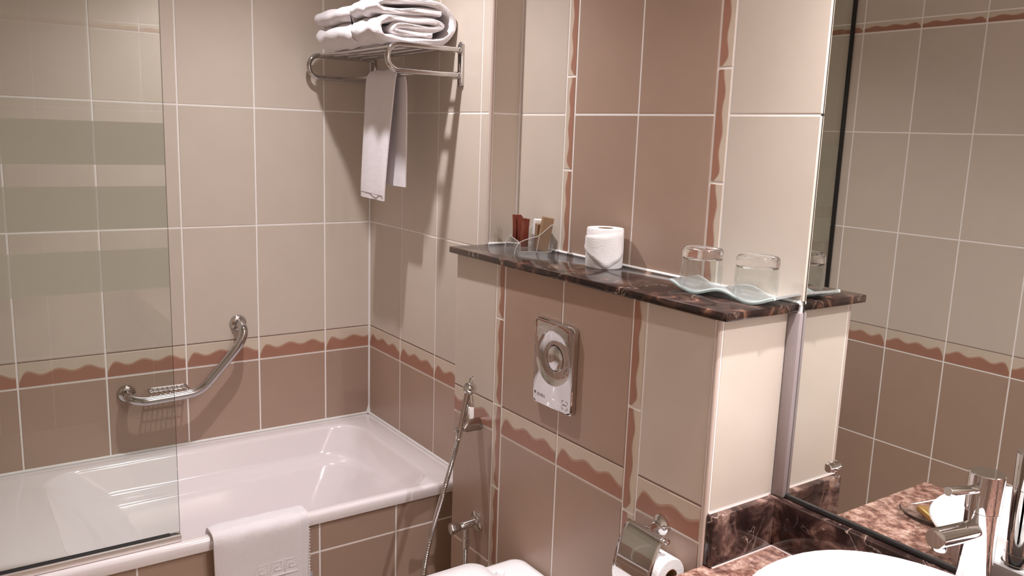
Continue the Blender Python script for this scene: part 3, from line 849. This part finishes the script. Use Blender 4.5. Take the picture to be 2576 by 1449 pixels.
part('bowl', loft([bowlring(.09, -B - .001, -.40, -.66), bowlring(.12, -B - .001, -.48, -.60), bowlring(.150, -B - .001, -.575, -.48), bowlring(.166, -B - .001, -.622, -.39), bowlring(.168, -B - .001, -.628, -.352), bowlring(.164, -B - .001, -.622, -.345)], True, True, 50), M['ceramic'], tl)
def deck(hw, z, y0, y1, r): return [V(p[0], p[1], z) for p in rrect(1.312 - hw, 1.312 + hw, y0, y1, r, 0, 8)]
part('rear_deck', loft([deck(.142, -.346, -.27, -B - .001, .035), deck(.140, -.325, -.27, -B - .001, .035), deck(.134, -.3135, -.262, -B - .004, .034), deck(.122, -.3085, -.25, -B - .010, .032), deck(.09, -.3065, -.23, -B - .025, .03)], True, True, 60), M['ceramic'], tl)
for dx in (-.07, .07):
    part('lid_hinge', lathe([(0, .016), (.010, .016), (.012, .013), (.012, 0), (0, 0)], V(1.312 + dx, -.213, -.314), (0, 0, 1), 16), M['plastic'], tl)

# ------------------------------------------------------------------ paper holder on the cistern box
ph = empty('paper_holder', V(1.697, -B, 0), 'chrome toilet paper holder with hinged cover beside the washstand', 'paper holder')
part('wall_flange', lathe([(0, 0), (.0235, 0), (.0235, .006), (.019, .011), (.016, .012), (.013, .016), (0, .016)], V(1.697, -B - .0004, -.002), (0, -1, 0), 28), M['chrome_polished'], ph)
part('arm', tube(smooth_path([V(1.697, -.118, -.002), V(1.6985, -.134, -.002), V(1.700, -.150, -.002)], 4), .0088, 14), M['chrome_polished'], ph)
part('pivot_rod', tube([V(1.640, -.153, -.002), V(1.758, -.153, -.002)], .0042, 12), M['chrome_polished'], ph)
part('rod_knob', lathe([(0, -.006), (.0055, -.004), (.0068, 0), (.0055, .004), (0, .006)], V(1.760, -.153, -.002), (1, 0, 0), 14), M['chrome_polished'], ph)
prof_ = smooth_path([(0, -.150, .003), (0, -.160, .005), (0, -.172, -.005), (0, -.188, -.040), (0, -.198, -.080), (0, -.200, -.115), (0, -.196, -.136)], 6)
v_, f_ = [], []
m_ = len(prof_); nx = 12
for i, p in enumerate(prof_):
    s = i / (m_ - 1)
    inset = .020 * (1 - math.sqrt(max(0, 1 - (1 - min(1, s / .22)) ** 2))) + .022 * (1 - math.sqrt(max(0, 1 - (max(0, s - .75) / .25) ** 2)))
    for k in range(nx + 1):
        x = 1.649 + inset + (1.762 - 1.649 - 2 * inset) * k / nx
        v_.append(V(x, p.y, p.z))
for i in range(m_ - 1):
    for k in range(nx): f_.append((i * (nx + 1) + k, i * (nx + 1) + k + 1, (i + 1) * (nx + 1) + k + 1, (i + 1) * (nx + 1) + k))
cov = part('cover', mesh(v_, f_, 60), M['chrome_polished'], ph)
sol = cov.modifiers.new('thick', 'SOLIDIFY'); sol.thickness = .0012
part('roll_bar', tube(fillet_path([V(1.668, -.153, -.004), V(1.668, -.152, -.075), V(1.788, -.152, -.075)], .012, 5), .0045, 10), M['chrome_polished'], ph)
tr = empty('toilet_roll', V(1.705, -.152, -.072), 'white toilet roll hanging under the chrome cover', 'toilet roll', )
R0, R1 = .018, .040
part('paper', lathe([(R0, -.048), (R1 - .001, -.048), (R1, -.046), (R1, .046), (R1 - .001, .048), (R0, .048), (R0, -.048)], V(1.728, -.152, -.075), (1, 0, 0), 32), M['paper'], tr)
part('core', lathe([(R0 - .0015, -.0485), (R0, -.0485), (R0, .0485), (R0 - .0015, .0485), (R0 - .0015, -.0485)], V(1.728, -.152, -.075), (1, 0, 0), 24), M['brown_card'], tr)

# ------------------------------------------------------------------ basin and mixer
bn = empty('wash_basin', V(2.31, -.18, -.042), 'white oval ceramic basin standing on the marble washstand', 'basin')
BCX, BCY = 2.312, -.172
def el(a, b, z, cx=BCX, cy=BCY, n=56, e=2.3):
    out = []
    for k in range(n):
        t = 2 * math.pi * k / n
        c, s = math.cos(t), math.sin(t)
        out.append(V(cx + a * math.copysign(abs(c) ** (2 / e), c), cy + b * math.copysign(abs(s) ** (2 / e), s), z))
    return out
rings = [el(.17, .135, -.0415), el(.19, .155, -.039), el(.225, .185, .01), el(.250, .212, .060), el(.264, .228, .083), el(.268, .232, .090), el(.266, .230, .0935), el(.260, .224, .0945),
         el(.236, .165, .0940, BCX, BCY - .035), el(.230, .160, .0905, BCX, BCY - .035), el(.215, .148, .05, BCX, BCY - .035), el(.17, .115, .002, BCX, BCY - .035), el(.10, .07, -.016, BCX, BCY - .035), el(.03, .03, -.020, BCX, BCY - .035)]
part('bowl', loft(rings, True, True, 50), M['ceramic'], bn)
part('drain', lathe([(0, .004), (.018, .004), (.022, .001), (.022, 0), (0, 0)], V(BCX, BCY - .035, -.0205), (0, 0, 1), 20), M['chrome'], bn)
mx = empty('basin_mixer', V(2.284, .032, .0945), 'tall cylindrical chrome mixer tap on the rear of the basin', 'tap')
TX, TY = 2.284, .030
part('body', lathe([(0, 0), (.0285, 0), (.0285, .003), (.0262, .004), (.0262, .022), (.0256, .0225), (.0262, .023), (.0262, .142), (.0255, .1428), (0, .1428)], V(TX, TY, .0945), (0, 0, 1), 40), M['chrome_polished'], mx)
part('handle_cap', lathe([(0, 0), (.0255, 0), (.0275, .001), (.0275, .064), (.0262, .0655), (0, .0655)], V(TX, TY, .2375), (0, 0, 1), 40), M['chrome_polished'], mx)
part('lever', tube([V(TX - .003, TY - .018, .277), V(TX - .005, TY - .112, .293), V(TX - .005, TY - .113, .2932)], lambda i: (.0075, .0075, .0068)[i], 18), M['chrome_polished'], mx)
sp2 = part('spout', tube([V(TX - .002, TY - .015, .205), V(TX - .007, TY - .128, .216), V(TX - .007, TY - .129, .2161)], lambda i: (.0165, .0165, .0158)[i], 26), M['chrome_polished'], mx)
part('aerator', lathe([(0, 0), (.009, 0), (.010, .002), (.010, .008), (0, .008)], V(TX - .006, TY - .112, .192), (0, 0, 1), 18), M['chrome'], mx)
# soap dish (seen in the mirror)
sd = empty('soap_dish', V(1.95, -.30, -.042), 'clear glass soap dish on the washstand, seen in the mirror', 'soap dish')
part('glass_bowl', lathe([(0, .003), (.045, .003), (.060, .010), (.068, .018), (.070, .017), (.062, .007), (.046, 0), (0, 0)], V(1.950, -.300, -.0415), (0, 0, 1), 36, 1.0, .8), M['glass'], sd)
so = empty('soap_bar', V(1.955, -.295, -.03), 'gold wrapped guest soap lying in the glass dish', 'soap')
o = part('wrapped_bar', box_mesh((-.027, -.034, 0), (.027, .034, .016), .006, 3), M['gold'], None, False)
o.parent = so; o.location = (.006, -.004, .0); o.rotation_euler = (.15, .1, .45)
cd = empty('white_card', V(1.915, -.335, -.03), 'small white card leaning on the soap dish rim', 'card')
o = part('folded_card', box_mesh((-.004, -.042, 0), (.010, .042, .003), .001, 1), M['white_card'], None, False)
o.parent = cd; o.location = (0, 0, .010); o.rotation_euler = (.05, -.5, .12)

# ------------------------------------------------------------------ things on the ledge
ZS = .4972
# clear acrylic holder
hol = empty('sachet_holder', V(1.03, -.054, ZS), 'clear acrylic amenity holder with curved sides on the marble ledge', 'holder')
hol.rotation_euler = (0, 0, math.atan2(.105, .049) - math.pi / 2)
# local axes: +y runs back to the wall (depth), -x runs left (width)
def hbox(name, lo, hi, mat, parent=hol, bevel=.0004):
    return part(name, box_mesh(lo, hi, bevel, 1), mat, parent, False)
sideprof = smooth_path([(0, 0, .001), (0, .004, .020), (0, .016, .036), (0, .040, .046), (0, .066, .054), (0, .086, .070), (0, .100, .083), (0, .108, .084)], 5)
def side_panel(x0, x1, name):
    pr = [(p.y, p.z) for p in sideprof] + [(.112, .078), (.114, .030), (.121, .002), (.112, .001)]
    n = len(pr)
    v = [Vector((x0, a, b)) for a, b in pr] + [Vector((x1, a, b)) for a, b in pr]
    f = [tuple(range(n)), tuple(range(n, 2 * n))[::-1]] + [(k, (k + 1) % n, n + (k + 1) % n, n + k) for k in range(n)]
    part(name, mesh(v, f, 30), M['acrylic'], hol, False)
    vv, ff = [], []
    tube([Vector(((x0 + x1) / 2, a, b)) for a, b in pr[:-3]], .0011, 6, verts=vv, faces=ff)
    part('polished_edge', mesh(vv, ff, 50), M['acrylic_edge'], hol, False)
side_panel(-.003, 0, 'side_panel'); side_panel(-.160, -.157, 'side_panel')
hbox('tray_floor', (-.157, .014, .008), (-.003, .106, .0105), M['acrylic'])
hbox('front_wall', (-.157, .014, .0105), (-.003, .0165, .034), M['acrylic'])
hbox('back_wall', (-.157, .104, .0105), (-.003, .1065, .060), M['acrylic'])
hbox('divider', (-.157, .060, .0105), (-.003, .0625, .052), M['acrylic'])
v_, f_ = [], []
tube(fillet_path([Vector((-.0015, .0152, .034)), Vector((-.0015, .0152, .0092)), Vector((-.0015, .105, .0092)), Vector((-.0015, .105, .030))], .006, 4), .0012, 6, verts=v_, faces=f_)
tube([Vector((-.0015, .0612, .0092)), Vector((-.0015, .0680, .052))], .0013, 6, verts=v_, faces=f_)
tube([Vector((-.157, .0152, .034)), Vector((-.003, .0152, .034))], .0011, 6, verts=v_, faces=f_)
part('polished_rim', mesh(v_, f_, 50), M['acrylic_edge'], hol, False)
def in_holder(name, lx, ly, lz, label, cat, group, rz=0.0, rx=0.0, ry=0.0):
    e = empty(name, (0, 0, 0), label, cat, group)
    e.matrix_world = Matrix.Translation(hol.location) @ Matrix.Rotation(hol.rotation_euler.z, 4, 'Z') @ Matrix.Translation((lx, ly, lz)) @ Matrix.Rotation(rz, 4, 'Z') @ Matrix.Rotation(rx, 4, 'X') @ Matrix.Rotation(ry, 4, 'Y')
    return e
def sachet_mesh():
    rings = []
    for z, t, wd in ((0, .0007, .0135), (.007, .0010, .0135), (.016, .0040, .0128), (.038, .0052, .0124), (.058, .0042, .0128), (.070, .0010, .0135), (.080, .0007, .0138)):
        rings.append([(wd * math.copysign(abs(math.cos(a)) ** .6, math.cos(a)), t * math.sin(a), z) for a in [2 * math.pi * k / 16 for k in range(16)]])
    return loft(rings, True, True, 60)
SME = sachet_mesh()
SLAB = ['terracotta sachet at the far left of the amenity holder', 'terracotta sachet second from the left in the amenity holder',
        'terracotta sachet third from the left in the amenity holder', 'terracotta sachet next to the white carton in the amenity holder']
for i, (lx, ly, dz, rz) in enumerate(((-.146, .0315, .006, 1.15), (-.126, .0320, .003, 1.9), (-.106, .0400, .000, 1.2), (-.088, .0420, -.002, 1.85))):
    e = in_holder('sachet', lx, ly, .0115 + max(dz, 0), SLAB[i], 'sachet', 'terracotta sachets in the holder', rz, 0, random.uniform(-.04, .04))
    s = link('foil_wrapper', SME, M['red_sachet'], e)
def carton(name, lx, ly, sx, sy, sz, mat, label, ry=0, rx=0, rz=0, lz=.0112):
    e = in_holder(name, lx, ly, lz, label, 'carton', None, rz, rx, ry)
    part('carton_body', box_mesh((-sx / 2, -sy / 2, 0), (sx / 2, sy / 2, sz), .0006, 1), mat, e, False)
    part('tuck_flap', box_mesh((-sx / 2 + .001, -sy / 2 + .0006, sz), (sx / 2 - .001, sy / 2 - .0006, sz + .0007)), mat, e, False)
carton('white_carton', -.095, .084, .030, .032, .078, M['white_card'], 'white carton behind the sachets in the amenity holder', rx=-.05)
carton('brown_carton', -.054, .082, .034, .026, .070, M['brown_card'], 'shorter brown carton in the middle of the amenity holder')
carton('tall_brown_carton', -.022, .080, .024, .030, .092, M['brown_card'], 'tall brown carton leaning at the right of the amenity holder', rx=-.17)

# toilet roll standing on the ledge
t2 = empty('toilet_roll', V(1.288, .045, ZS), 'white toilet roll standing upright on the marble ledge', 'toilet roll')
R1 = .0475; HR = .100
part('paper', lathe([(.021, 0), (R1 - .002, 0), (R1, .003), (R1 + .0006, .05), (R1 - .0004, HR - .003), (R1 - .002, HR), (.021, HR), (.0205, HR - .002), (.0205, .002), (.021, 0)], V(1.288, .045, ZS), (0, 0, 1), 48), M['paper'], t2)
part('core', lathe([(.019, .0005), (.0204, .0005), (.0204, HR - .001), (.019, HR - .001), (.019, .0005)], V(1.288, .045, ZS), (0, 0, 1), 32), M['brown_card'], t2)
v_, f_ = [], []
nA = 34; nZ = 6
for i in range(nA + 1):
    s = i / nA
    a = math.radians(-150 + 175 * s)          # around the side facing the room
    zb = .062 - .060 * min(1, s * 1.5) if s < .667 else .002 + .030 * (s - .667) / .333
    zt = HR - .004 - .020 * (1 - s)
    for k in range(nZ + 1):
        z = zb + (zt - zb) * k / nZ
        r = R1 + .0022 + .0010 * math.sin(6 * a + 40 * z) * (1 - k / nZ) + .0012 * (k == 0)
        v_.append(V(1.288 + r * math.cos(a), .045 + r * math.sin(a), ZS + z))
for i in range(nA):
    for k in range(nZ): f_.append((i * (nZ + 1) + k, (i + 1) * (nZ + 1) + k, (i + 1) * (nZ + 1) + k + 1, i * (nZ + 1) + k + 1))
fl = part('loose_sheet', mesh(v_, f_, 60), M['paper'], t2)
fl.modifiers.new('thick', 'SOLIDIFY').thickness = .0007

# wavy glass dish with two tumblers
DC, DA = V(1.717, .043, ZS), math.radians(7)
dsh = empty('wavy_glass_dish', DC, 'wavy textured glass dish under the two tumblers', 'dish')
dsh.rotation_euler = (0, 0, DA)
DL, DW = .130, .053
def wavez(s):       # s in -1..1
    return .0100 + .0076 * math.cos(2 * math.pi * s * .94) + (.003 * max(0, abs(s) - .8) / .2)
NSX = 44
bm2 = bmesh.new()
def sheet(z_off, jit):
    rnd = random.Random(5); g = []
    for i in range(NSX + 1):
        s = -1 + 2 * i / NSX; row = []
        for k in range(17):
            t = -1 + 2 * k / 16
            edge = abs(t) > .97 or abs(s) > .97
            z = wavez(s) + z_off + (0 if edge else rnd.uniform(-jit, jit))
            row.append(bm2.verts.new((s * DL, t * (DW - .004 * (abs(s) > .93)), z)))
        g.append(row)
    return g
top = sheet(.0030, .0011); bot = sheet(-.0022, .0003)
for i in range(NSX):
    for k in range(16):
        bm2.faces.new((top[i][k], top[i + 1][k], top[i + 1][k + 1], top[i][k + 1]))
        bm2.faces.new((bot[i][k], bot[i][k + 1], bot[i + 1][k + 1], bot[i + 1][k]))
for i in range(NSX):
    bm2.faces.new((top[i][0], bot[i][0], bot[i + 1][0], top[i + 1][0])); bm2.faces.new((top[i][16], top[i + 1][16], bot[i + 1][16], bot[i][16]))
for k in range(16):
    bm2.faces.new((top[0][k], top[0][k + 1], bot[0][k + 1], bot[0][k])); bm2.faces.new((top[NSX][k], bot[NSX][k], bot[NSX][k + 1], top[NSX][k + 1]))
bmesh.ops.recalc_face_normals(bm2, faces=bm2.faces)
me = bpy.data.meshes.new('dish'); bm2.to_mesh(me); bm2.free()
me.shade_smooth(); me.set_sharp_from_angle(angle=math.radians(60))
part('dish_glass', me, M['dish_glass'], dsh, False)
v_, f_ = [], []
tube([Vector((s * DL, -DW - .0005, wavez(s) + .0004)) for s in [-1 + 2 * i / 60 for i in range(61)]], .0034, 8, verts=v_, faces=f_)
part('frosted_edge', mesh(v_, f_, 60), M['dish_edge'], dsh, False)
def tumbler(sx, label):
    p = DC + Matrix.Rotation(DA, 3, 'Z') @ Vector((sx, -.015, .0140))
    e = empty('tumbler', p, label, 'drinking glass', 'upturned tumblers on the glass dish')
    h, rb, rt, th = .0825, .0445, .0458, .0016       # rb: base (on top), rt: mouth (below)
    zb = h - .0195                                      # underside of the thick base
    wall = [(rt - th, .0006), (rt - th * .5, 0), (rt, .0006), (rt - .0002, .03), (rb, zb - .0005), (rb - .0017, zb - .0005), (rt - th, .03), (rt - th, .0006)]
    part('glass_wall', lathe(wall, p, (0, 0, 1), 48), M['glass_thin'], e)
    base = [(0, zb + .0010), (rb - .012, zb + .0006), (rb - .0035, zb - .0015), (rb - .0016, zb - .0045), (rb - .0002, zb - .0004), (rb, zb + .004), (rb - .0004, h - .006), (rb - .0028, h - .0015), (rb - .008, h), (rb - .020, h - .0012), (0, h - .0022)]
    part('thick_base', lathe(base, p, (0, 0, 1), 48), M['glass'], e)
tumbler(-.0765, 'upturned tumbler on the left half of the wavy glass dish')
tumbler(.0615, 'upturned tumbler on the right half of the dish, nearer the mirror')

# ------------------------------------------------------------------ ceiling downlights
M['lamp'] = emit('lamp_lens', (1, .88, .78, 1), 14)
LN = ['recessed downlight above the front of the bathtub', 'recessed downlight above the wash basin', 'recessed downlight at the far end of the washstand']
for i, (x, y, w1, a1, b1, w2, a2) in enumerate(LAMPS):
    e = empty('ceiling_downlight', V(x, y, CEIL), LN[i], 'ceiling light', 'recessed ceiling downlights')
    part('trim_ring', lathe([(.034, 0), (.046, 0), (.046, -.004), (.036, -.006), (.034, 0)], V(x, y, CEIL - .0005), (0, 0, 1), 28), M['chrome'], e)
    part('lens', lathe([(0, -.003), (.033, -.003), (.033, -.001), (0, -.001)], V(x, y, CEIL), (0, 0, 1), 28), M['lamp'], e)
    for nm, wt, an, bl in (('spill_beam', w1, a1, b1), ('core_beam', w2, a2, 1.0)):
        ld = bpy.data.lights.new(nm, 'SPOT')
        ld.energy = wt; ld.spot_size = math.radians(an); ld.spot_blend = bl; ld.shadow_soft_size = .020; ld.color = LC
        lo = bpy.data.objects.new(nm, ld); COL.objects.link(lo)
        lo.location = V(x, y, CEIL - .03)
        lo.parent = e; lo.matrix_parent_inverse = Matrix.Translation(e.location).inverted()
